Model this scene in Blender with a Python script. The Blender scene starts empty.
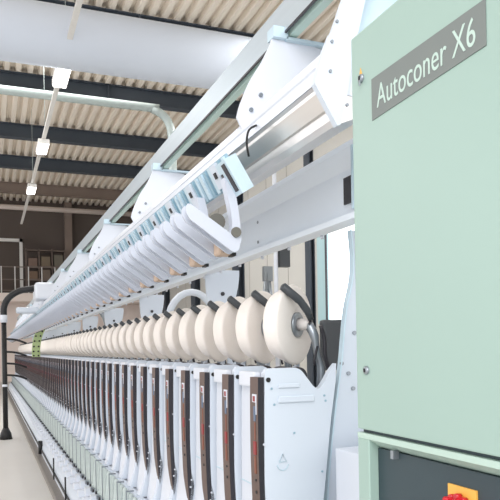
import bpy, bmesh, math, random
from mathutils import Vector, Matrix
random.seed(7)
C = bpy.context.scene.collection
PI = math.pi

# ------------------------------------------------------------------ camera
cam_d = bpy.data.cameras.new('camera'); cam = bpy.data.objects.new('camera', cam_d); C.objects.link(cam)
YAW, ROLL, F = math.radians(21.8), 0.018, 655.0
fwd = Vector((math.sin(YAW), math.cos(YAW), 0)); rt = Vector((math.cos(YAW), -math.sin(YAW), 0)); up = Vector((0, 0, 1))
cr = rt*math.cos(ROLL) - up*math.sin(ROLL); cu = up*math.cos(ROLL) + rt*math.sin(ROLL)
M4 = Matrix((cr, cu, -fwd)).transposed().to_4x4(); M4.translation = (0, 0, 1.5)
cam.matrix_world = M4
cam_d.sensor_width = 36; cam_d.lens = 36*F/500; cam_d.shift_y = (347.3-250)/500
cam_d.clip_start = .02; cam_d.clip_end = 200
bpy.context.scene.camera = cam

# ------------------------------------------------------------------ world and light
w = bpy.data.worlds.new('world'); bpy.context.scene.world = w; w.use_nodes = True
w.node_tree.nodes['Background'].inputs[0].default_value = (.95, .965, 1, 1)
w.node_tree.nodes['Background'].inputs[1].default_value = 1.42
def area(name, loc, aim, sx, sy, power, col=(1, 1, 1)):
    d = bpy.data.lights.new(name, 'AREA'); d.shape = 'RECTANGLE'; d.size = sx; d.size_y = sy; d.energy = power; d.color = col
    o = bpy.data.objects.new(name, d); C.objects.link(o); o.location = loc
    o.rotation_euler = (Vector(aim)-Vector(loc)).to_track_quat('-Z', 'Y').to_euler()
    return o
area('side_fill', (-7, 9, 3.2), (1, 10, 1.6), 14, 4, 40, (1, 1, 1))  # added area light, set low to brighten the beam front
area('hall_light', (-1.5, 16, 8.2), (0, 16, 0), 2, 28, 860, (1, .99, .98))
area('rear_fill', (-1.4, -3.2, 4.2), (1.1, 2.6, 1.6), 2.5, 2.5, 165, (1, .98, .98))  # added fill behind the camera, aimed to brighten the cone faces
vs = bpy.context.scene.view_settings
vs.view_transform = 'Standard'; vs.look = 'None'; vs.gamma = 1; vs.exposure = 0.27; vs.use_curve_mapping = False

# ------------------------------------------------------------------ materials
def lin(c): return tuple(((v/255)/12.92 if v/255 <= .04045 else ((v/255+.055)/1.055)**2.4) for v in c) + (1,)
def mat(name, rgb, rough=.5, metal=0, noise=0, scale=8, bump=0, emit=0, spec=.5, stretch=None):
    m = bpy.data.materials.new(name); m.use_nodes = True; nt = m.node_tree; b = nt.nodes['Principled BSDF']
    col = lin(rgb); b.inputs['Base Color'].default_value = col; b.inputs['Roughness'].default_value = rough
    b.inputs['Metallic'].default_value = metal; b.inputs['Specular IOR Level'].default_value = spec
    if noise or bump:
        tc = nt.nodes.new('ShaderNodeTexCoord'); mp = nt.nodes.new('ShaderNodeMapping')
        if stretch: mp.inputs['Scale'].default_value = stretch
        nt.links.new(tc.outputs['Object'], mp.inputs['Vector'])
        n = nt.nodes.new('ShaderNodeTexNoise'); n.inputs['Scale'].default_value = scale; n.inputs['Detail'].default_value = 4
        nt.links.new(mp.outputs[0], n.inputs['Vector'])
        if noise:
            r = nt.nodes.new('ShaderNodeMix'); r.data_type = 'RGBA'
            r.inputs[6].default_value = tuple(v*(1-noise) for v in col[:3])+(1,)
            r.inputs[7].default_value = tuple(min(1, v*(1+noise)) for v in col[:3])+(1,)
            nt.links.new(n.outputs['Fac'], r.inputs[0]); nt.links.new(r.outputs[2], b.inputs['Base Color'])
        if bump:
            bp = nt.nodes.new('ShaderNodeBump'); bp.inputs['Strength'].default_value = bump; bp.inputs['Distance'].default_value = .01
            nt.links.new(n.outputs['Fac'], bp.inputs['Height']); nt.links.new(bp.outputs[0], b.inputs['Normal'])
    if emit:
        b.inputs['Emission Color'].default_value = col; b.inputs['Emission Strength'].default_value = emit
    return m
MINT = mat('mint_enamel', (153, 177, 167), .42, noise=.02, scale=3)
MINTL = mat('mint_edge_enamel', (176, 198, 186), .4, noise=.02, scale=3)
WHITEX = mat('lifted_white_enamel', (240, 247, 255), .4, noise=.01, scale=5)  # beam's white, lightened in colour to offset the shade falling on it
WHITE = mat('white_enamel', (216, 220, 228), .38, noise=.02, scale=5)
WHITEB = mat('cool_white_enamel', (208, 216, 226), .38, noise=.02, scale=5)
SLAT = mat('white_slat_plastic', (200, 205, 216), .4, noise=.02)
BLUEG = mat('blue_grey_steel', (150, 180, 194), .35, .3, noise=.08, scale=14)
BLUEL = mat('light_blue_steel', (196, 216, 226), .35, .15, noise=.05, scale=14)
ALU = mat('brushed_aluminium', (226, 222, 218), .28, .85, noise=.06, scale=6, stretch=(1, .05, 8))
ALUR = mat('rail_aluminium', (190, 200, 206), .4, .5, noise=.1, scale=5, stretch=(1, .1, 6))
BROWN = mat('brown_plastic', (92, 72, 64), .45, noise=.06)
DARK = mat('charcoal', (44, 42, 48), .4, noise=.08)
BLACK = mat('black_rubber', (22, 22, 24), .5, noise=.1)
GREY = mat('grey_handle_plastic', (62, 66, 70), .45, noise=.06)
STEEL = mat('cast_steel', (150, 156, 162), .32, .7, noise=.08, scale=20)
YARN = mat('cream_yarn', (244, 236, 228), .95, noise=.035, scale=60, bump=.25, spec=.1, stretch=(1, 1, 9))
OLIVE = mat('olive_grey_tube', (104, 102, 94), .5)
TAN = mat('tan_wood_block', (196, 172, 152), .7, noise=.08, scale=20)
RED = mat('red_plastic', (190, 28, 40), .3)
ORANGE = mat('orange_plastic', (128, 78, 60), .5)
REDD = mat('dark_red_plastic', (140, 34, 38), .4)
YELLOW = mat('yellow_label', (232, 176, 80), .45, noise=.06)
BLUEP = mat('blue_plastic', (96, 112, 136), .5)
TEAL = mat('dark_slate_panel', (46, 62, 68), .5, noise=.06)
LABEL = mat('grey_name_panel', (116, 122, 119), .6, noise=.02)
LETTER = mat('pale_lettering', (184, 204, 194), .6)
COP = mat('grey_green_cop', (188, 198, 194), .6, noise=.1, scale=30)
GREEN = mat('lime_green_plate', (184, 204, 146), .5, noise=.04)
BASE = mat('base_rail_steel', (138, 132, 126), .45, .3, noise=.2, scale=20)
FLOOR = mat('pale_concrete', (214, 211, 206), .35, noise=.07, scale=1.2, bump=.04)
DUCT = mat('fabric_duct', (208, 216, 228), .8, noise=.03, scale=1.5, bump=.2)
DECK = mat('roof_deck', (246, 236, 222), .6, noise=.05, scale=.8)
BEAM = mat('dark_steel_beam', (66, 74, 84), .6, noise=.08, scale=2)
BEAMB = mat('brown_steel_beam', (134, 118, 108), .6, noise=.08, scale=2)
PIPE = mat('galvanised_pipe', (178, 190, 188), .5, .2, noise=.06)
WALL = mat('beige_wall_panel', (204, 202, 196), .8, noise=.04, scale=.8)
WALLD = mat('brown_grey_wall', (98, 88, 82), .9, noise=.1, scale=.6)
WALLP = mat('pale_pink_wall', (236, 222, 214), .9, noise=.04, scale=.6)
FRAMEB = mat('pale_teal_frame', (176, 206, 210), .5, noise=.03)
GLOW = mat('lamp_diffuser', (255, 252, 245), .5, emit=6)
SKYG = mat('bright_window', (250, 252, 255), .3, emit=1.6)
FARM = mat('far_rack_steel', (120, 106, 98), .6, noise=.1)
FARW = mat('white_frame_paint', (222, 220, 216), .5, noise=.03)

# ------------------------------------------------------------------ helpers
EACH = {'bolt', 'white_screw', 'suspension_wire', 'white_band', 'post', 'upright', 'shelf', 'rail', 'slot', 'rivet', 'station_bracket', 'pressed_rib',
        'yarn_guide', 'spring_rod', 'oval_hole', 'clip', 'label_window', 'pedestal', 'shell'}
def islands(bm):
    seen = set(); out = []
    for v in bm.verts:
        if v in seen: continue
        st = [v]; seen.add(v); grp = []
        while st:
            a = st.pop(); grp.append(a)
            for e in a.link_edges:
                b = e.other_vert(a)
                if b not in seen: seen.add(b); st.append(b)
        out.append(grp)
    return out
def link(name, bm, m, parent=None):
    if name in EACH:
        bm.verts.index_update(); isl = islands(bm)
        if len(isl) > 1:
            first = None
            for grp in isl:
                ix = {v: k for k, v in enumerate(grp)}; nb = bmesh.new(); nv = [nb.verts.new(v.co) for v in grp]
                for f in {f for v in grp for f in v.link_faces}:
                    nf = nb.faces.new([nv[ix[v]] for v in f.verts]); nf.smooth = f.smooth; nf.material_index = f.material_index
                o = link_one(name, nb, m, parent); first = first or o
            bm.free(); return first
    return link_one(name, bm, m, parent)
def link_one(name, bm, m, parent=None):
    bmesh.ops.remove_doubles(bm, verts=bm.verts, dist=1e-6)
    bmesh.ops.recalc_face_normals(bm, faces=bm.faces)
    me = bpy.data.meshes.new(name); bm.to_mesh(me); bm.free()
    for x in (m if isinstance(m, (list, tuple)) else [m]): me.materials.append(x)
    o = bpy.data.objects.new(name, me); C.objects.link(o)
    if parent: o.parent = parent
    return o
def new(): return bmesh.new()
def box(bm, x0, x1, y0, y1, z0, z1, mi=0):
    v = [bm.verts.new((x, y, z)) for x in (x0, x1) for y in (y0, y1) for z in (z0, z1)]
    for q in ((0,1,3,2),(4,6,7,5),(0,4,5,1),(2,3,7,6),(0,2,6,4),(1,5,7,3)):
        f = bm.faces.new([v[i] for i in q]); f.material_index = mi
    return v
def bevel(bm, w, seg=2):
    bmesh.ops.bevel(bm, geom=list(bm.edges), offset=w, segments=seg, affect='EDGES', profile=.6)
def prism(bm, pts, y0, y1, mi=0, front=None):
    """outline in x,z extruded along y"""
    a = [bm.verts.new((x, y0, z)) for x, z in pts]; b = [bm.verts.new((x, y1, z)) for x, z in pts]
    n = len(pts)
    f1 = bm.faces.new(a); f2 = bm.faces.new(b[::-1]); f1.material_index = f2.material_index = mi if front is None else front
    for i in range(n):
        f = bm.faces.new((a[i], b[i], b[(i+1) % n], a[(i+1) % n])); f.material_index = mi
def yprism(bm, pts, x0, x1, mi=0):
    """outline in y,z extruded along x"""
    a = [bm.verts.new((x0, y, z)) for y, z in pts]; b = [bm.verts.new((x1, y, z)) for y, z in pts]
    n = len(pts); bm.faces.new(a).material_index = mi; bm.faces.new(b[::-1]).material_index = mi
    for i in range(n): bm.faces.new((a[i], b[i], b[(i+1) % n], a[(i+1) % n])).material_index = mi
def tube(bm, pts, r, seg=12, mi=0, cap=True):
    pts = [Vector(p) for p in pts]; rs = r if isinstance(r, (list, tuple)) else [r]*len(pts); rings = []
    ref = None
    for i, p in enumerate(pts):
        t = ((pts[min(i+1, len(pts)-1)]-pts[max(i-1, 0)])).normalized()
        if ref is None:
            ref = Vector((0, 0, 1)) if abs(t.z) < .9 else Vector((0, 1, 0))
        u = (ref-t*ref.dot(t)).normalized(); v = t.cross(u); ref = u
        rings.append([bm.verts.new(p+(u*math.cos(a)+v*math.sin(a))*rs[i]) for a in [2*PI*k/seg for k in range(seg)]])
    for a, b in zip(rings, rings[1:]):
        for k in range(seg):
            f = bm.faces.new((a[k], a[(k+1) % seg], b[(k+1) % seg], b[k])); f.smooth = True; f.material_index = mi
    if cap:
        bm.faces.new(rings[0][::-1]).material_index = mi; bm.faces.new(rings[-1]).material_index = mi
def lathe(bm, prof, origin, axis, seg=40, mi=0):
    """prof: (distance along axis, radius)"""
    ax = Vector(axis).normalized(); u = Vector((0, 0, 1)); u = (u-ax*u.dot(ax)).normalized(); v = ax.cross(u); o = Vector(origin)
    rings = []
    for d, r in prof:
        rings.append([bm.verts.new(o+ax*d+(u*math.cos(2*PI*k/seg)+v*math.sin(2*PI*k/seg))*r) for k in range(seg)])
    for a, b in zip(rings, rings[1:]):
        for k in range(seg):
            f = bm.faces.new((a[k], a[(k+1) % seg], b[(k+1) % seg], b[k])); f.smooth = True; f.material_index = mi
    return rings
def smooth_path(pts, n=4):
    P = [Vector(p) for p in pts]; out = []
    for i in range(len(P)-1):
        p0 = P[max(i-1, 0)]; p1 = P[i]; p2 = P[i+1]; p3 = P[min(i+2, len(P)-1)]
        for k in range(n):
            t = k/n
            out.append(.5*((2*p1)+(-p0+p2)*t+(2*p0-5*p1+4*p2-p3)*t*t+(-p0+3*p1-3*p2+p3)*t**3))
    out.append(P[-1]); return out
def smooth2(pts, n=4): return [(p.x, p.y) for p in smooth_path([(a, b, 0) for a, b in pts], n)]
def empty(name, loc=(0, 0, 0)):
    o = bpy.data.objects.new(name, None); C.objects.link(o); o.location = loc; o.empty_display_size = .1; return o
def tag(o, label, cat, group=None, kind=None):
    o['label'] = label; o['category'] = cat
    if group: o['group'] = group
    if kind: o['kind'] = kind
    return o
def structure(name, bm, m):
    o = link(name, bm, m); o['kind'] = 'structure'; return o
def copy_tree(o, parent=None):
    c = o.copy(); C.objects.link(c); c.parent = parent
    for ch in list(o.children): copy_tree(ch, c)
    return c
ONES = ['', 'first', 'second', 'third', 'fourth', 'fifth', 'sixth', 'seventh', 'eighth', 'ninth', 'tenth', 'eleventh', 'twelfth', 'thirteenth',
        'fourteenth', 'fifteenth', 'sixteenth', 'seventeenth', 'eighteenth', 'nineteenth']
TENS = {20: ('twentieth', 'twenty'), 30: ('thirtieth', 'thirty'), 40: ('fortieth', 'forty'), 50: ('fiftieth', 'fifty'), 60: ('sixtieth', 'sixty'), 70: ('seventieth', 'seventy')}
def ordinal(n):
    if n < 20: return ONES[n]
    t = n//10*10
    return TENS[t][0] if n == t else TENS[t][1]+'-'+ONES[n-t]

# ------------------------------------------------------------------ setting
ROOF = 9.1
bm = new(); box(bm, -14, 8.8, -6, 35, -.1, 0); structure('floor', bm, FLOOR)
# corrugated roof deck, ribs running along the hall
bm = new(); pts = []
x = -14.0
while x < 8.6:
    pts += [(x, ROOF+.14), (x+.10, ROOF+.14), (x+.14, ROOF), (x+.26, ROOF)]; x += .30
pts += [(x, ROOF+.14), (x, ROOF+.3), (-14, ROOF+.3)]
a = [bm.verts.new((p[0], 2, p[1])) for p in pts]; b = [bm.verts.new((p[0], 35, p[1])) for p in pts]
for i in range(len(pts)): bm.faces.new((a[i], b[i], b[(i+1) % len(pts)], a[(i+1) % len(pts)]))
structure('ceiling', bm, DECK)
bm = new(); box(bm, -14, 8.8, 35, 35.2, 4.35, ROOF+.3); box(bm, -14, 8.8, 35, 35.2, 0, 4.35, 1); structure('wall_back', bm, [WALLD, WALLP])
# right wall with a real window opening
WX = 8.6
bm = new()
wins = [(12.9, 15.88, 2.12, 4.83)]
y0, y1, z0, z1 = wins[0]
box(bm, WX, WX+.2, -2, y0, 0, ROOF+.2); box(bm, WX, WX+.2, y1, 35, 0, ROOF+.2)
box(bm, WX, WX+.2, y0, y1, 0, z0); box(bm, WX, WX+.2, y0, y1, z1, ROOF+.2)
yy = -1.0
while yy < 35:                                    # upright cladding joints
    if not (y0-.1 < yy < y1+.1): box(bm, WX-.012, WX, yy, yy+.03, 0, ROOF, 1)
    yy += 1.6
for zz in (4.6, 5.9, 7.2, 8.5): box(bm, WX-.014, WX, -2, 35, zz, zz+.03, 1)
structure('wall_right', bm, [WALL, mat('cladding_joint', (176, 172, 166), .8)])
bm = new()
box(bm, WX-.03, WX+.06, y0, y1, z0, z0+.07); box(bm, WX-.03, WX+.06, y0, y1, z1-.07, z1)
box(bm, WX-.03, WX+.06, y0, y0+.07, z0, z1); box(bm, WX-.05, WX+.06, y1-.12, y1+.35, z0, z1)
wf = structure('window_1', bm, FRAMEB)
bm = new(); box(bm, WX+.1, WX+.12, y0, y1-.05, z0, z1); g = link('window_pane', bm, SKYG, wf)
bm = new(); box(bm, WX-.06, WX-.01, y1-.16, y1-.12, z0, z1); link('window_bar', bm, DARK, wf)
n = 1
for yc, hw, dp in ((16.62, .17, .14), (22.2, .3, .25), (27.5, .3, .25), (32.6, .3, .25)):
    bm = new(); box(bm, WX-dp, WX-dp+.03, yc-hw, yc+hw, 0, ROOF); box(bm, WX-dp+.03, WX-.02, yc-.04, yc, 0, ROOF); box(bm, WX-.02, WX-.0, yc-hw, yc+hw, 0, ROOF)
    structure('trim_%d' % n, bm, BEAM); n += 1
for k, yc in enumerate((14.8, 18.95, 23.2, 27.0, 31.3)):
    bm = new(); m = BEAM if k < 4 else BEAMB
    box(bm, -14, 8.3, yc-.14, yc+.14, ROOF-.47, ROOF-.44); box(bm, -14, 8.3, yc-.14, yc+.14, ROOF-.03, ROOF); box(bm, -14, 8.3, yc-.02, yc+.02, ROOF-.45, ROOF-.02)
    if k < 2: box(bm, 3.3, 3.34, yc-.14, yc+.14, ROOF-.45, ROOF-.02); box(bm, -1.2, -1.16, yc-.14, yc+.14, ROOF-.45, ROOF-.02)
    structure('trim_%d' % n, bm, m); n += 1
for k, (xx) in enumerate((3.75,)):
    bm = new(); box(bm, xx, xx+.35, 34.5, 34.95, 4.4, ROOF-.02); structure('trim_%d' % n, bm, BEAMB); n += 1
bm = new(); box(bm, -5, 8.55, 33.2, 35, 3.9, 4.3); structure('trim_%d' % n, bm, WALLP); n += 1
# overhead services
bm = new(); lathe(bm, [(0, .02), (0, .52), (21, .52), (21, .02)], (-13, 12, 7.06), (1, 0, 0), 32)
tag(link('fabric_air_duct', bm, DUCT), 'wide pale fabric air duct hanging under the roof across the hall', 'air duct')
bm = new(); tube(bm, smooth_path([(-13, 16.4, 7.65), (-6, 16.4, 7.65), (3.2, 16.4, 7.65), (4.0, 16.4, 7.62), (4.4, 16.4, 7.35), (4.5, 16.4, 6.8), (4.5, 16.4, 5.8)], 4), .105, 14)
tag(link('ventilation_pipe', bm, PIPE), 'thin grey galvanised pipe running across below the dark roof beams', 'pipe')
bm = new(); tube(bm, [(-13, 34.3, 8.62), (8.2, 34.3, 8.62)], .13, 14)
tag(link('wall_pipe', bm, WALLP), 'pale pipe running along the top of the dark far wall', 'pipe')

def light_row(xx, zz, ys, where, y_a, y_b):
    root = empty('lighting_trunk', (xx, ys[0], zz))
    tag(root, 'thin pale lighting trunk with lamps hanging %s' % where, 'lighting trunk')
    bm = new(); box(bm, -.045, .045, y_a-ys[0], y_b-ys[0], .08, .13); link('track', bm, FARW, root)
    bm = new()
    for yv in ys: tube(bm, [(0, yv-ys[0]-.8, .12), (0, yv-ys[0]-.8, ROOF-zz-.02)], .006, 6)
    link('suspension_wire', bm, PIPE, root)
    for k, yv in enumerate(ys):
        lb = new(); box(lb, -.14, .14, yv-ys[0]-.45, yv-ys[0]+.45, -.04, .08); bevel(lb, .02)
        l = link('lamp_housing', lb, FARW, root)
        gb = new(); box(gb, -.12, .12, yv-ys[0]-.43, yv-ys[0]+.43, -.07, -.041); link('diffuser', gb, GLOW, l)
        d = bpy.data.lights.new('lamp_light', 'AREA'); d.shape = 'RECTANGLE'; d.size = .22; d.size_y = .8; d.energy = 45
        o = bpy.data.objects.new('lamp_light', d); C.objects.link(o); o.parent = root; o.location = (0, yv-ys[0], -.09)
light_row(1.39, 6.75, (12.9, 17.6, 22.3), 'over the aisle beside the machine', 3, 29)
light_row(5.55, 7.64, (10.8, 15.8, 21.3), 'beyond the machine near the right wall', 6, 31)

# mezzanine things on the far wall
root = empty('white_door_frame', (1.1, 34.2, 4.3)); tag(root, 'white rectangular frame standing on the far mezzanine', 'frame')
bm = new()
for a_, b_ in ((-.75, -.6), (.42, .57)): box(bm, a_, b_, -.05, .05, 0, 2.75)
link('post', bm, FARW, root); bm = new(); box(bm, -.75, .57, -.05, .05, 2.6, 2.75); link('lintel', bm, FARW, root)
root = empty('mezzanine_railing', (2.2, 33.5, 4.3)); tag(root, 'grey mesh railing along the edge of the far mezzanine', 'railing')
bm = new()
for k in range(9): box(bm, -2.2+k*.62, -2.15+k*.62, -.02, .02, 0, 1.3)
link('post', bm, FARW, root)
bm = new()
for z_ in (.12, .65, 1.26): box(bm, -2.2, 2.8, -.015, .015, z_, z_+.045)
link('rail', bm, FARM, root)
root = empty('storage_rack', (2.75, 34.4, 4.3)); tag(root, 'brown grey steel storage rack loaded with boxes on the mezzanine', 'rack')
bm = new()
for k in range(4): box(bm, -.95+k*.62, -.9+k*.62, -.2, .2, 0, 2.3)
link('upright', bm, FARM, root)
bm = new()
for z_ in (.1, .75, 1.4, 2.2): box(bm, -.95, .96, -.2, .2, z_, z_+.05)
link('shelf', bm, FARM, root)
kinds = ['topmost left', 'topmost middle', 'topmost right', 'middle left', 'middle centre', 'middle right']
for k in range(6):
    bm = new(); hh = .38+.1*(k % 3); box(bm, -.22, .22, -.16, .16, 0, hh); bevel(bm, .01, 1)
    o = link('carton', bm, mat('carton_%d' % k, (134-8*(k % 3), 112, 100-6*(k % 2)), .8, noise=.05))
    o.location = (2.14+.62*(k % 3), 34.4, 4.3+(1.45 if k < 3 else .8)); tag(o, 'brown carton on the mezzanine rack, %s' % kinds[k], 'carton', 'cartons on the mezzanine rack')

# things standing behind the machine
root = empty('grey_trestle', (6.15, 14.2, 0)); tag(root, 'grey metal trestle frame with slanted legs standing behind the machine', 'trestle')
for s in (-1, 1):
    bm = new(); tube(bm, [(s*.42, s*.1, 0), (0, 0, 3.35)], .06, 8); link('leg', bm, STEEL, root)
bm = new(); box(bm, -.1, .12, -.06, .06, 3.05, 3.4); link('head', bm, STEEL, root)
root = empty('wall_conduit', (4.2, 9.35, 0)); tag(root, 'thin white upright post with a small grey box behind the machine', 'post')
bm = new(); tube(bm, [(0, 0, 0), (0, 0, 5)], .035, 8); link('pole', bm, WHITE, root)
bm = new(); box(bm, .05, .22, -.06, .06, 2.75, 3.1); link('control_box', bm, GREY, root)
root = empty('machinery_hoop', (3.2, 10.6, 0)); tag(root, 'pale curved machine hoods seen under the long beam', 'machine hood')
for k, (dx, r_) in enumerate(((0, .42), (-1.2, .5))):
    bm = new(); tube(bm, [(dx+r_*math.cos(t), dx*-3.5, 1.9+1.3*r_*math.sin(t)) for t in [PI*j/12 for j in range(13)]], .06, 10)
    link('hood', bm, [WHITEB, STEEL][k], root)
    bm = new(); box(bm, dx-r_-.05, dx+r_+.05, dx*-3.5-.3, dx*-3.5+.3, 0, 1.9); link('cabinet_body', bm, WALL, root)
root = empty('office_chair', (4.05, 7.1, 0)); tag(root, 'dark grey padded chair back seen past the near cone, under the window', 'chair')
bm = new(); box(bm, -.28, .28, -.05, .05, 1.2, 1.82); bevel(bm, .04); link('backrest', bm, GREY, root)
bm = new(); box(bm, -.28, .28, -.5, .0, .95, 1.05); bevel(bm, .03); link('seat', bm, GREY, root)
bm = new(); tube(bm, [(0, -.25, .04), (0, -.25, .96)], .04, 8); tube(bm, [(0, .03, 1), (0, .03, 1.3)], .03, 8); link('pedestal', bm, BLACK, root)
bm = new(); 
for k in range(5): tube(bm, [(0, -.25, .1), (.3*math.cos(k*2*PI/5), -.25+.3*math.sin(k*2*PI/5), .03)], .025, 6)
link('foot', bm, BLACK, root)

# ------------------------------------------------------------------ the machine: long members
N = 75; P = .32; Y0 = 2.23; YE = Y0+N*P
BX = 1.25
root = empty('beam', (BX, 1.8, 1.96)); tag(root, 'long white channel beam running above the yarn cones', 'beam')
bm = new(); prof = [(0, 0), (0, .022), (.045, .03), (.045, .205), (.0, .262), (.0, .285), (.075, .285), (.075, 0)]
prism(bm, [(x-.02, z) for x, z in prof], 0, YE-1.8); link('channel', bm, WHITEX, root)
bm = new()
for k in range(12):
    yk = 1.25+k*1.92
    for dz in (.07, .17): tube(bm, [(.03, yk, dz), (.022, yk, dz)], .008, 8)
link('bolt', bm, STEEL, root)
bm = new(); box(bm, .012, .026, .22, .29, .035, .2); link('joint_plate', bm, WHITEB, root)
bm = new(); box(bm, .005, .012, .3, .36, .07, .17); box(bm, .005, .012, .17, .2, .07, .17); link('slot', bm, DARK, root)
bm = new(); box(bm, -.03, .01, .235, .245, .03, .26); link('rib', bm, BLUEL, root)
bm = new()
for k in range(70): tube(bm, [(.05, .3+k*P, -.014), (.05, .3+k*P, .001)], .008, 6)
link('rivet', bm, WHITE, root)
for k in range(10):
    yk = 3.9+k*1.92
    bm = new(); pr_ = [(.02, .03)]+smooth2([(.02, -.003), (.025, -.10), (.035, -.18), (.08, -.24), (.15, -.32), (.16, -.66)], 3)+smooth2([(.24, -.66), (.24, -.34), (.21, -.2), (.235, -.08), (.245, -.003)], 3)+[(.245, .03)]
    prism(bm, pr_, yk-1.8, yk-1.8+.02); s = link('support_bracket', bm, WHITEB, root)
    bm = new(); tube(bm, [(.13, yk-1.8-.006, -.12), (.13, yk-1.8+.001, -.12)], .013, 12); link('hole_plug', bm, DARK, s)

# overhead aluminium profile
root = empty('overhead_profile', (.87, 1.65, 2.24)); tag(root, 'long white aluminium profile with slanted metal underside above the slats', 'profile')
bm = new()
prism(bm, [(0, 0), (.004, .03), (.013, .034), (.015, .05), (.011, .055), (.022, .09), (.032, .10), (.12, .12), (.25, .12), (.25, 0), (.2, -.02), (.01, .0)], .01, YE-1.65); link('extrusion', bm, WHITE, root)
bm = new(); prism(bm, [(.002, -.002), (.012, -.008), (.014, -.018), (.042, -.062), (.054, -.062), (.06, -.088), (.072, -.104), (.2, -.05), (.2, -.015)], .012, YE-1.65); link('metal_underside', bm, ALU, root)
bm = new(); prism(bm, smooth2([(-.004, .0), (.02, .08), (.03, .104)], 2)+smooth2([(.05, .15), (.06, .165), (.1, .27), (.16, .42)], 3)+[(.24, .42), (.165, .26), (.118, .08), (.103, -.01), (.076, -.108), (.066, -.112)], -.012, .01)
ep = link('end_plate', bm, WHITEB, root)
bm = new()
for bx_, bz_ in ((.052, .125), (.045, .04), (.098, -.05), (.07, .185)): tube(bm, [(bx_, -.017, bz_), (bx_, -.011, bz_)], .0045, 10)
link('bolt', bm, STEEL, ep)
for k in range(12):
    yk = .6+k*1.92
    bm = new(); prism(bm, smooth2([(-.005, .108), (.01, .16), (.05, .25), (.1, .33), (.135, .4)], 3)+smooth2([(.15, .447), (.165, .447)], 2)+[(.35, .41), (.42, .38), (.42, .24), (.2, .11), (.05, .0)], yk, yk+.012)
    sp = link('sail_plate', bm, WHITE, root)
    bm = new(); tube(bm, [(.09, yk-.008, .2), (.09, yk, .2)], .008, 8); tube(bm, [(.05, yk-.008, .14), (.05, yk, .14)], .008, 8); link('bolt', bm, STEEL, sp)
    bm = new(); box(bm, .14, .2, yk-.02, yk+.04, .42, .462); link('rail_clip', bm, BLUEL, sp)

root = empty('cleaner_rail', (1.055, .3, 2.668)); tag(root, 'tall grey aluminium travelling rail along the top of the machine', 'rail')
bm = new(); prism(bm, [(0, .02), (0, .135), (.06, .135), (.06, .125), (.012, .125), (.012, .02)], 0, YE); link('channel', bm, ALUR, root)
bm = new(); prism(bm, [(.0, .012), (.0, .0195), (.008, .0195), (.008, .012)], 0, YE); link('lower_lip', bm, DARK, root)
bm = new(); prism(bm, [(.022, .006), (.022, .03), (.055, .03), (.055, .006)], 0, YE); link('guide_bar', bm, mat('pale_green_bar', (186, 210, 200), .4, noise=.04), root)
bm = new(); tube(bm, [(.3, 0, -.02), (.3, YE, -.02)], .016, 8); link('cable_pipe', bm, FARW, root)
for k in range(13):
    bm = new(); box(bm, .01, .34, 1.93+k*1.92, 1.96+k*1.92, -.012, .0); link('cross_strap', bm, BLUEL, root)

# white housing behind the cabinet top
root = empty('upper_housing', (1.2, 1.9, 2.3)); tag(root, 'white sheet metal housing rising behind the mint cabinet', 'housing')
bm = new(); box(bm, -.165, .6, -.2, -.12, .28, 1.3); link('shell', bm, WHITE, root)
bm = new(); box(bm, -.16, .6, -.19, -.13, .1, .28); link('underside', bm, BLUEL, root)
# connection box at the start of the profile
root = empty('connection_box', (.782, 2.035, 2.135)); tag(root, 'pale steel connection box with dark slot under the overhead profile', 'connection box')
def slab(bm, p0, p1, th, ya, yb, mi=0):
    (xa, za), (xb, zb) = p0, p1; L = math.hypot(xb-xa, zb-za); nx, nz = -(zb-za)/L*th, (xb-xa)/L*th
    prism(bm, [(xa, za), (xb, zb), (xb-nx, zb-nz), (xa-nx, za-nz)], ya, yb, mi)
bm = new(); slab(bm, (-.022, .01), (.045, -.1), -.05, .075, .17); link('box_shell', bm, BLUEL, root)
bm = new(); slab(bm, (-.016, .0), (.038, -.088), .003, .09, .118); slab(bm, (-.002, -.022), (.006, -.036), .003, .145, .16); link('slot', bm, DARK, root)
bm = new(); tube(bm, smooth_path([(.09, .05, .13), (.05, .02, .1), (.045, .03, .06), (.06, .05, .02)], 3), .004, 6); link('cable', bm, BLACK, root)

# lower frame
root = empty('machine_base', (.6, Y0, 0)); tag(root, 'low white base of the long winding machine with steel floor rail', 'machine base')
L = N*P
bm = new(); prism(bm, [(-.012, 0), (-.012, .035), (0, .045), (.075, .045), (.075, 0)], -.3, L); link('floor_rail', bm, BASE, root)
bm = new(); prism(bm, [(.02, 0), (.02, .03), (.024, .03), (.024, 0)], -.3, -.29); bm.free()
bm = new(); box(bm, .075, .6, -.1, L, .0, .12); link('plinth', bm, WHITE, root)
bm = new(); box(bm, .066, .0749, -.1, L, .1, .128); link('cable_ledge', bm, BLACK, root)
bm = new(); prism(bm, [(.08, .1201), (.085, .165), (.2, .31), (.24, .33), (.6, .33), (.6, .1201)], 0, L); link('tray_deck', bm, WHITEB, root)
bm = new(); box(bm, .3, .6, .02, L, .3301, .545); link('rear_panel', bm, WHITE, root)
for yk, hh in ((1.6, .2), (2.9, .2), (4.2, .2), (5.4, .2), (7.4, .14)):
    bm = new(); tube(bm, [(.06, yk, .06), (.06, yk, .1+hh)], .008 if hh > .15 else .03, 8); link('black_peg', bm, BLACK, root)

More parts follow.
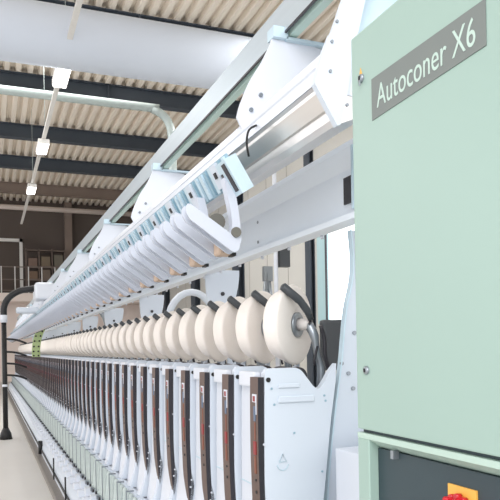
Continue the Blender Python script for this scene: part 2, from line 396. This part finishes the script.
# wavy column and white foot behind the cabinet
root = empty('end_column', (1.3, 2.26, 0)); tag(root, 'bluish white end column with wavy edge between cones and mint cabinet', 'column')
bm = new()
edge = smooth2([(.042, 1.957), (.05, 1.86), (.045, 1.764), (.015, 1.643), (-.001, 1.523), (-.012, 1.431), (-.05, 1.2), (-.085, .903), (-.09, .6), (-.09, 0)], 4)
prism(bm, edge+[(.6, 0), (.6, 1.957)], 0, .02); link('plate', bm, WHITEB, root)
bm = new()
for i in range(len(edge)-1):
    (xa, za), (xb, zb) = edge[i], edge[i+1]
    for q in [((xa-.004, -.008, za), (xb-.004, -.008, zb), (xb-.004, .0199, zb), (xa-.004, .0199, za))]:
        bm.faces.new([bm.verts.new(p) for p in q])
o = link('folded_edge', bm, BLUEL, root); sm = o.modifiers.new('s', 'SOLIDIFY'); sm.thickness = .006; sm.offset = 1
bm = new()
for bx_, bz_ in ((.075, 1.93), (.02, 1.39), (.04, 1.33), (-.01, 1.43), (.05, 1.55)): tube(bm, [(bx_, -.006, bz_), (bx_, .001, bz_)], .008, 10)
link('bolt', bm, STEEL, root)
root = empty('foot_cabinet', (1.3, 1.98, 0)); tag(root, 'low white box at the foot of the end column beside the mint cabinet', 'box')
bm = new(); box(bm, -.09, .4, 0, .2, .06, 1.115); bevel(bm, .008); link('box_shell', bm, WHITE, root)
bm = new(); box(bm, -.06, .38, .02, .18, 0, .06); link('plinth', bm, GREY, root)

# ------------------------------------------------------------------ winding unit (prototype)
def make_unit():
    root = empty('winding_unit')
    # deep body
    bm = new()
    front = smooth2([(.975, 1.40), (.968, 1.2), (.965, 1.0), (.962, .85), (.95, .72), (.925, .55)], 3)
    prism(bm, front+[(1.2, .55), (1.2, 1.33), (1.15, 1.33), (1.02, 1.355), (.99, 1.385)], .031, .300)
    link('body', bm, WHITE, root)
    bm = new()
    ef = smooth2([(.948, 1.405), (.944, 1.2), (.941, 1.0), (.945, .85), (.93, .70), (.89, .555)], 3)
    top = smooth2([(1.077, 1.42), (1.10, 1.408), (1.125, 1.378), (1.15, 1.348), (1.172, 1.338), (1.195, 1.36), (1.225, 1.405), (1.25, 1.432)], 3)
    prism(bm, ef+[(1.16, .555), (1.171, .837), (1.19, .95), (1.222, 1.215), (1.246, 1.36)]+top[::-1]+[(.96, 1.42)], 0, .03)
    sp = link('side_plate', bm, WHITEB, root)
    # raised rib pressings on the side plate
    bm = new(); box(bm, 1.0, 1.09, -.007, -.0, 1.345, 1.362); box(bm, 1.0, 1.15, -.008, 0, 1.29, 1.315); bevel(bm, .003, 1); link('pressed_rib', bm, WHITEB, sp)
    bm = new(); tube(bm, [(.962, -.004, 1.378), (.962, .001, 1.378)], .009, 12); link('hole', bm, BLACK, sp)
    bm = new()
    for q in ((.975, 1.345), (.985, 1.285), (1.065, 1.175), (1.2, 1.29), (1.195, 1.31), (1.18, 1.02)): tube(bm, [(q[0], -.003, q[1]), (q[0], .001, q[1])], .0045, 8)
    link('bolt', bm, BLUEG, sp)
    bm = new(); tube(bm, [(1.0, -.002, 1.07), (1.03, -.002, 1.07), (1.015, -.002, 1.1), (1.0, -.002, 1.07)], .0018, 5); tube(bm, [(.998+.017*1+.022*math.cos(a), -.002, 1.06+.022*math.sin(a)) for a in [PI+PI*j/8 for j in range(9)]], .0018, 5); link('embossed_mark', bm, BLUEL, sp)
    bm = new(); box(bm, .947, .974, .10, .27, 1.345, 1.405); bevel(bm, .008, 2); link('front_lug', bm, WHITE, root)
    bm = new(); box(bm, .962, .9665, .031, .30, .955, .96); link('seam', bm, BLUEL, root)
    bm = new(); prism(bm, smooth2([(.942, .80), (.925, .70), (.905, .62), (.885, .555)], 3)+[(.93, .555), (.955, .70), (.958, .80)], .03, .10); link('lower_blade', bm, WHITE, root)
    # brown control strip
    bm = new()
    fe = smooth2([(.921, 1.388), (.919, 1.3), (.918, 1.2), (.918, 1.08), (.921, .94), (.926, .80), (.936, .695)], 3)
    be = smooth2([(.942, .70), (.958, .80), (.945, .87), (.94, .94), (.940, 1.08), (.941, 1.2), (.944, 1.388)], 3)
    prism(bm, fe+be, .0, .078, 0, 1)  # two flat end faces darker, edge faces brown
    # the tip narrows
    for v in bm.verts:
        if v.co.z < .86 and v.co.y > .01: v.co.y = .078-(.86-v.co.z)/.165*.05
    st = link('control_strip', bm, [BROWN, DARK], root)
    bm = new(); box(bm, .9165, .9200, .012, .05, 1.295, 1.325); box(bm, .9165, .9200, .012, .018, 1.25, 1.2949); link('label_window', bm, WHITE, st)
    bm = new(); box(bm, .9155, .9192, .022, .042, 1.298, 1.318); link('display', bm, REDD, st)
    bm = new(); box(bm, .9155, .9195, .022, .038, 1.225, 1.28); link('blue_button', bm, BLUEP, st)
    bm = new(); box(bm, .9145, .9188, .018, .042, 1.10, 1.15); link('red_button', bm, REDD, st)
    bm = new(); box(bm, .9150, .9195, .022, .038, 1.03, 1.095); link('orange_strip', bm, ORANGE, st)
    bm = new(); box(bm, .9158, .9190, .024, .034, 1.155, 1.22); link('orange_strip', bm, ORANGE, st)
    bm = new(); tube(bm, [(.9225, .03, .96), (.917, .03, .96)], .006, 8); link('push_button', bm, BLACK, st)
    bm = new(); tube(bm, [(.9225, .03, 1.005), (.916, .03, 1.005)], .005, 8); link('push_button', bm, BLACK, st)
    for q in ((.940, 1.14), (.944, .835), (.938, .80)):
        bm = new(); tube(bm, [(q[0], -.005, q[1]), (q[0], .001, q[1])], .0045, 8); link('white_screw', bm, WHITE, st)
    # drum and top knobs
    bm = new(); lathe(bm, [(0, .005), (0, .034), (.02, .036), (.1, .032), (.18, .036), (.2, .034), (.2, .005)], (1.12, .06, 1.385), (0, 1, 0), 20); link('drum', bm, DARK, root)
    bm = new(); lathe(bm, [(0, .012), (.012, .02), (.03, .02), (.045, .012), (.05, .002)], (.985, .22, 1.39), (0, 0, 1), 14)
    lathe(bm, [(0, .014), (.02, .022), (.035, .01), (.036, .002)], (.99, .12, 1.39), (0, 0, 1), 14); link('yarn_guide', bm, STEEL, root)
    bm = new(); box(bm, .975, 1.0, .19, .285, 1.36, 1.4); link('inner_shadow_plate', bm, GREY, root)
    # cradle arm
    n = Vector((math.sin(.65), -math.cos(.65), 0)); hub = Vector((1.21, .265, 1.592))
    arm = None
    bm = new(); tip = hub+n*.055
    tube(bm, smooth_path([tip+Vector((.002, -.002, 0)), (1.262, .2, 1.54), (1.272, .2, 1.47), (1.29, .2, 1.41), (1.285, .2, 1.33)], 3), [.02]*4+[.015]*5+[.018]*4, 10)
    arm = link('cradle_arm', bm, STEEL, root)
    bm = new(); tube(bm, smooth_path([(1.283, .185, 1.585), (1.30, .185, 1.53), (1.302, .185, 1.46), (1.318, .185, 1.40), (1.31, .185, 1.35)], 3), .009, 8)
    tube(bm, smooth_path([(1.262, .175, 1.5), (1.245, .175, 1.44), (1.25, .175, 1.42)], 3), .005, 6); link('spring_rod', bm, DARK, arm)
    bm = new(); lathe(bm, [(0, .02), (0, .026), (.045, .024), (.055, .012), (.055, .001)], hub+n*.012, n, 20); link('hub_cap', bm, mat('pale_cap', (214, 208, 204), .4) if 'pale_cap' not in bpy.data.materials else bpy.data.materials['pale_cap'], arm)
    bm = new(); lathe(bm, [(.0, .02), (.0, .053), (.008, .053), (.012, .046), (.012, .028)], hub+n*.003, n, 28); link('centring_disc', bm, STEEL, arm)
    bm = new(); lathe(bm, [(.0, .005), (.0, .018), (.006, .018), (.006, .001)], hub+n*.066, n, 16); link('hub_screw', bm, DARK, arm)
    bm = new(); tube(bm, [(1.117, .2, 1.749), (1.121, .2, 1.746), (1.19, .2, 1.694), (1.2, .2, 1.686), (1.232, .2, 1.645), (1.247, .2, 1.61)], [.010, .0175, .0175, .016, .016, .012], 14); link('handle', bm, GREY, arm)
    # bobbin station below
    for yy in (.06, .17, .27):
        bm = new(); lathe(bm, [(0, .005), (0, .03), (.02, .03), (.025, .02), (.2, .013), (.215, .016), (.235, .012), (.24, .003)], (.83, yy, .332), (.05, 0, 1), 12); link('bobbin_cop', bm, COP, root)
    bm = new(); box(bm, .80, .806, .02, .03, .33, .60); box(bm, .80, .85, .02, .026, .59, .60); box(bm, .77, .80, .1, .14, .33, .36); link('station_bracket', bm, STEEL, root)
    bm = new(); box(bm, .70, .76, .05, .13, .23, .29); bevel(bm, .008, 1); link('tray_catch', bm, WHITE, root)
    bm = new(); box(bm, .74, .79, .18, .28, .28, .34); link('tray_catch', bm, WHITE, root)
    bm = new(); tube(bm, [(.79, .05, .345), (.775, .05, .345)], .014, 8); link('release_button', bm, DARK, root)
    bm = new(); tube(bm, [(.79, .21, .36), (.775, .21, .36)], .012, 8); link('release_button', bm, DARK, root)
    bm = new(); box(bm, .86, .90, .03, .30, .335, .56); link('back_panel', bm, WHITEB, root)
    return root

def make_cone():
    root = empty('yarn_cone')
    n = Vector((math.sin(.65), -math.cos(.65), 0))
    R = .170
    bm = new()
    prof = [(.0, .03), (.003, .06), (.002, .12), (.0, R-.012), (-.003, R-.004), (-.009, R), (-.018, R-.002), (-.045, R-.014), (-.072, R-.026), (-.084, R-.033), (-.090, R-.046), (-.091, .08), (-.089, .03)]
    lathe(bm, prof, (0, 0, 0), n, 56); link('wound_yarn', bm, YARN, root)
    bm = new(); lathe(bm, [(.003, .018), (.003, .03), (-.125, .026), (-.125, .014), (.003, .018)], (0, 0, 0), n, 24); link('paper_tube', bm, TAN, root)
    return root

def make_chute():
    root = empty('bobbin_chute')
    def slat(y, name):
        bm = new()
        low = smooth2([(.828, 1.88), (.836, 1.862), (.83, 1.845), (.815, 1.838), (.80, 1.845)], 3)
        out = smooth2([(.643, 1.965), (.641, 1.985), (.648, 1.999), (.66, 1.997)], 3)+[(.80, 1.905)]+low+[(.655, 1.945)]
        web = [(.655, 1.99), (.66, 1.992), (.80, 1.900), (.825, 1.875), (.818, 1.872), (.796, 1.892), (.660, 1.982)]
        prism(bm, out, y, y+.010); prism(bm, out, y+.05, y+.06); prism(bm, web, y+.0101, y+.0499)
        return link(name, bm, SLAT, root)
    s1 = slat(-.06, 'slat'); s2 = slat(.10, 'slat')
    bm = new(); out = smooth2([(.808, 1.86), (.826, 1.856), (.842, 1.875), (.842, 1.92), (.834, 1.99), (.822, 2.06), (.812, 2.1)], 3)+smooth2([(.782, 2.1), (.792, 2.05), (.806, 1.98), (.81, 1.93), (.80, 1.905)], 3)
    prism(bm, out, -.058, -.02); link('riser', bm, SLAT, s1)
    bm = new(); tube(bm, [(.822, -.068, 1.908), (.822, .06, 1.908)], .018, 16); link('tube_opening', bm, OLIVE, s1)
    bm = new(); tube(bm, [(.775, -.0, 1.955), (.775, .09, 1.955)], .03, 16); link('suction_tube', bm, OLIVE, root)
    bm = new(); box(bm, .79, .848, .03, .098, 1.842, 1.90); bevel(bm, .006, 1); tb = link('wooden_block', bm, TAN, root)
    bm = new(); box(bm, .805, .835, .0265, .0299, 1.868, 1.873); box(bm, .805, .811, .0265, .0299, 1.85, 1.885); box(bm, .835, .85, .015, .06, 1.836, 1.848); link('clip', bm, BLACK, tb)
    # steel apron bracket hanging under the profile
    A0, A1 = (.796, 2.188), (.846, 2.092)
    bm = new(); slab(bm, A0, A1, .012, -.055, .26); link('apron_plate', bm, BLUEG, root)
    for ya_, wd, mm in ((-.05, .02, BLUEL), (.005, .012, BLUEG), (.10, .03, BLUEL), (.16, .012, BLUEG), (.21, .03, BLUEL)):
        bm = new(); slab(bm, (.788, 2.179), (.834, 2.091), .01, ya_, ya_+wd); link('rib', bm, mm, root)
    bm = new(); slab(bm, (.789, 2.178), (.829, 2.098), .016, .03, .09); ap = link('cover_tab', bm, WHITEB, root)
    bm = new(); slab(bm, (.801, 2.152), (.811, 2.132), .019, .048, .07); link('hole', bm, BLACK, ap)
    return root

unit, cone, chute = make_unit(), make_cone(), make_chute()
for i in range(N):
    y = Y0+i*P; o_ = ordinal(i+1)
    u = unit if i == 0 else copy_tree(unit)
    c = cone if i == 0 else copy_tree(cone)
    h = chute if i == 0 else copy_tree(chute)
    u.location = (0, y, 0); c.location = (1.21, y+.265, 1.592); h.location = (0, y, 0)
    c.rotation_euler = (0, 0, random.uniform(-.03, .03) if i else 0)
    if i == 0:
        lu = 'white winding unit with brown control strip, nearest the mint cabinet, whole side plate showing'
        lc = 'cream yarn cone nearest the mint cabinet, its flat face and steel hub showing'
        lh = 'white slanted bobbin chute nearest the mint cabinet, with curved end and open tube'
    elif i == N-1:
        lu = 'white winding unit with brown control strip at the far end of the machine'
        lc = 'small cream yarn cone at the far end of the machine'
        lh = 'white slanted bobbin chute at the far end of the machine'
    else:
        lu = 'white winding unit with brown control strip, %s from the mint cabinet' % o_
        lc = 'cream yarn cone resting on the machine, %s from the mint cabinet' % o_
        lh = 'white slanted bobbin chute with steel bracket, %s from the mint cabinet' % o_
    tag(u, lu, 'winding unit', 'winding units side by side along the machine')
    tag(c, lc, 'yarn cone', 'yarn cones in a row on the machine')
    tag(h, lh, 'bobbin chute', 'bobbin chutes under the overhead profile')

# ------------------------------------------------------------------ travelling cleaner and green plate
root = empty('travelling_cleaner', (.26, 12, 0)); tag(root, 'travelling cleaner with black hose hanging down beside the machine', 'cleaner')
bm = new(); tube(bm, smooth_path([(0, 0, 2.1), (.01, 0, 2.28), (.1, 0, 2.44), (.3, 0, 2.56), (.6, 0, 2.6)], 4), .055, 14); link('hose', bm, BLACK, root)
bm = new(); tube(bm, [(0, 0, .12), (0, 0, 2.0)], .042, 14); p_ = link('suction_pipe', bm, BLACK, root)
bm = new(); tube(bm, [(0, 0, 2.0), (0, 0, 2.13)], .058, 14); tube(bm, [(0, 0, .9), (0, 0, .94)], .048, 14); link('white_band', bm, WHITE, root)
bm = new(); tube(bm, [(0, 0, .0), (0, 0, .1), (0, 0, .2)], [.11, .09, .043], 14); link('nozzle', bm, BLACK, root)
bm = new(); box(bm, .50, .90, -.3, .3, 2.38, 2.68); bevel(bm, .06, 3); link('fan_housing', bm, WHITE, root)
bm = new(); box(bm, .2, .58, -.12, .12, 2.16, 2.26); bevel(bm, .03, 2); link('carriage', bm, WHITEB, root)
for zz in (1.72, 1.5, 1.3, 1.1):
    bm = new(); tube(bm, smooth_path([(.02, 0, zz), (.2, 0, zz-.02), (.36, .05, zz-.08)], 3), .018, 8); link('side_nozzle', bm, BLACK, root)
root = empty('perforated_plate', (.8, 13, 1.39)); tag(root, 'curved lime green plate with black oval holes at the far cones', 'plate')
bm = new()
path = smooth_path([(-.03, 0, 0), (-.03, 0, .15), (.0, 0, .35), (.07, 0, .52), (.21, 0, .68)], 4)
for i in range(len(path)-1):
    a_, b_ = path[i], path[i+1]
    for dy in (0,):
        bm.faces.new([bm.verts.new(p) for p in ((a_.x, 0, a_.z), (a_.x+.15, .0, a_.z), (b_.x+.15, .0, b_.z), (b_.x, 0, b_.z))])
o = link('sheet', bm, GREEN, root); s_ = o.modifiers.new('s', 'SOLIDIFY'); s_.thickness = .03
bm = new()
for i in range(1, len(path)-1, 2):
    for off in (.03, .115):
        p = path[i]; tube(bm, [(p.x+off, -.035, p.z), (p.x+off, .0, p.z)], .017, 10)
link('oval_hole', bm, BLACK, root)

# ------------------------------------------------------------------ mint cabinet
CX = .75
root = empty('control_cabinet', (CX, .3, 0)); tag(root, 'tall mint green control cabinet with grey name panel and red switch', 'cabinet')
ya, yb = 0, .945                                  # far end at y = 1.245
bm = new(); box(bm, .018, .8, ya, yb, 1.318, 2.165); bevel(bm, .004, 2); link('carcass', bm, MINT, root)
bm = new(); box(bm, 0, .0175, ya, yb+.003, 1.318, 2.171); bevel(bm, .004, 2); door = link('door', bm, MINT, root)
# recessed lower section: sill, stiles, dark back panel
bm = new(); box(bm, .012, .8, ya, yb-.002, 1.311, 1.3175); link('shadow_gap', bm, TEAL, root)
bm = new(); prism(bm, [(0, 1.299), (0, 1.3105), (.2, 1.3105), (.2, 1.28), (.03, 1.28)], ya, yb+.003); link('sill', bm, MINTL, root)
bm = new(); box(bm, 0, .8, yb-.042, yb+.003, .1, 1.2985)
bevel(bm, .002, 1); link('stile', bm, MINT, root)
bm = new(); box(bm, .022, .8, ya, yb-.043, .1, 1.2795); pn = link('recessed_panel', bm, TEAL, root)
bm = new(); box(bm, .008, .022, .825, .835, 1.268, 1.285); link('latch_pin', bm, STEEL, root)
bm = new(); box(bm, .03, .75, ya+.02, yb-.02, 0, .1); link('plinth', bm, GREY, root)
# rotary switch
KY, KZ = .632, 1.202
bm = new(); box(bm, .018, .0219, KY-.037, KY+.037, KZ-.037, KZ+.046); pl = link('switch_plate', bm, YELLOW, root)
bm = new(); lathe(bm, [(0, .030), (-.006, .032), (-.012, .031), (-.016, .022), (-.028, .020), (-.030, .001)], (.018, KY, KZ), (1, 0, 0), 28)
for k in range(12):
    a_ = 2*PI*k/12; tube(bm, [(.016, KY+.030*math.cos(a_), KZ+.030*math.sin(a_)), (.004, KY+.031*math.cos(a_), KZ+.031*math.sin(a_))], .005, 6)
kb = link('switch_knob', bm, RED, root)
bm = new(); box(bm, -.02, -.006, KY-.007, KY+.007, KZ-.032, KZ+.032); bevel(bm, .003, 1); link('knob_grip', bm, RED, kb)
# locks
def lock(yv, zv):
    bm = new(); lathe(bm, [(0, .009), (-.004, .009), (-.006, .007), (-.006, .001)], (0, yv-.3, zv), (1, 0, 0), 18); l = link('lock', bm, STEEL, door)
    bm = new(); box(bm, -.008, -.0058, yv-.302, yv-.298, zv-.004, zv+.004); link('key_slot', bm, BLACK, l)
lock(1.205, 2.069); lock(1.205, 1.4465)
bm = new(); yprism(bm, [(1.214-.3, 2.078), (1.203-.3, 2.078), (1.2085-.3, 2.093)], -.001, -.0002); link('warning_triangle', bm, YELLOW, door)
bm = new(); box(bm, -.0085, -.0062, 1.2-.3, 1.204-.3, 2.052, 2.062); link('key_tag', bm, STEEL, door)
# name panel and lettering
bm = new(); yprism(bm, [(1.166-.3, 1.966), (.83-.3, 1.977), (.83-.3, 2.052), (1.166-.3, 2.052)], -.0016, -.0003); np_ = link('name_panel', bm, LABEL, door)
tc = bpy.data.curves.new('lettering', 'FONT'); tc.body = 'Autoconer X6'; tc.size = 1; tc.extrude = .005; tc.space_character = 1.02
to = bpy.data.objects.new('lettering_curve', tc); C.objects.link(to)
bpy.context.view_layer.update()
me = bpy.data.meshes.new_from_object(to.evaluated_get(bpy.context.evaluated_depsgraph_get()))
bpy.data.objects.remove(to)
xs = [v.co.x for v in me.vertices]; ys_ = [v.co.y for v in me.vertices]
x0_, x1_, z0_, z1_ = min(xs), max(xs), min(ys_), max(ys_)
for v in me.vertices:
    s = (v.co.x-x0_)/(x1_-x0_); t = (v.co.y-z0_)/(z1_-z0_); zz = v.co.z
    v.co = (-.0018-(.0006 if zz > 0 else 0), (1.146-.3)-s*.292, 1.985+s*.004+t*.047)
me.materials.clear(); me.materials.append(LETTER)
lo = bpy.data.objects.new('lettering', me); C.objects.link(lo); lo.parent = np_
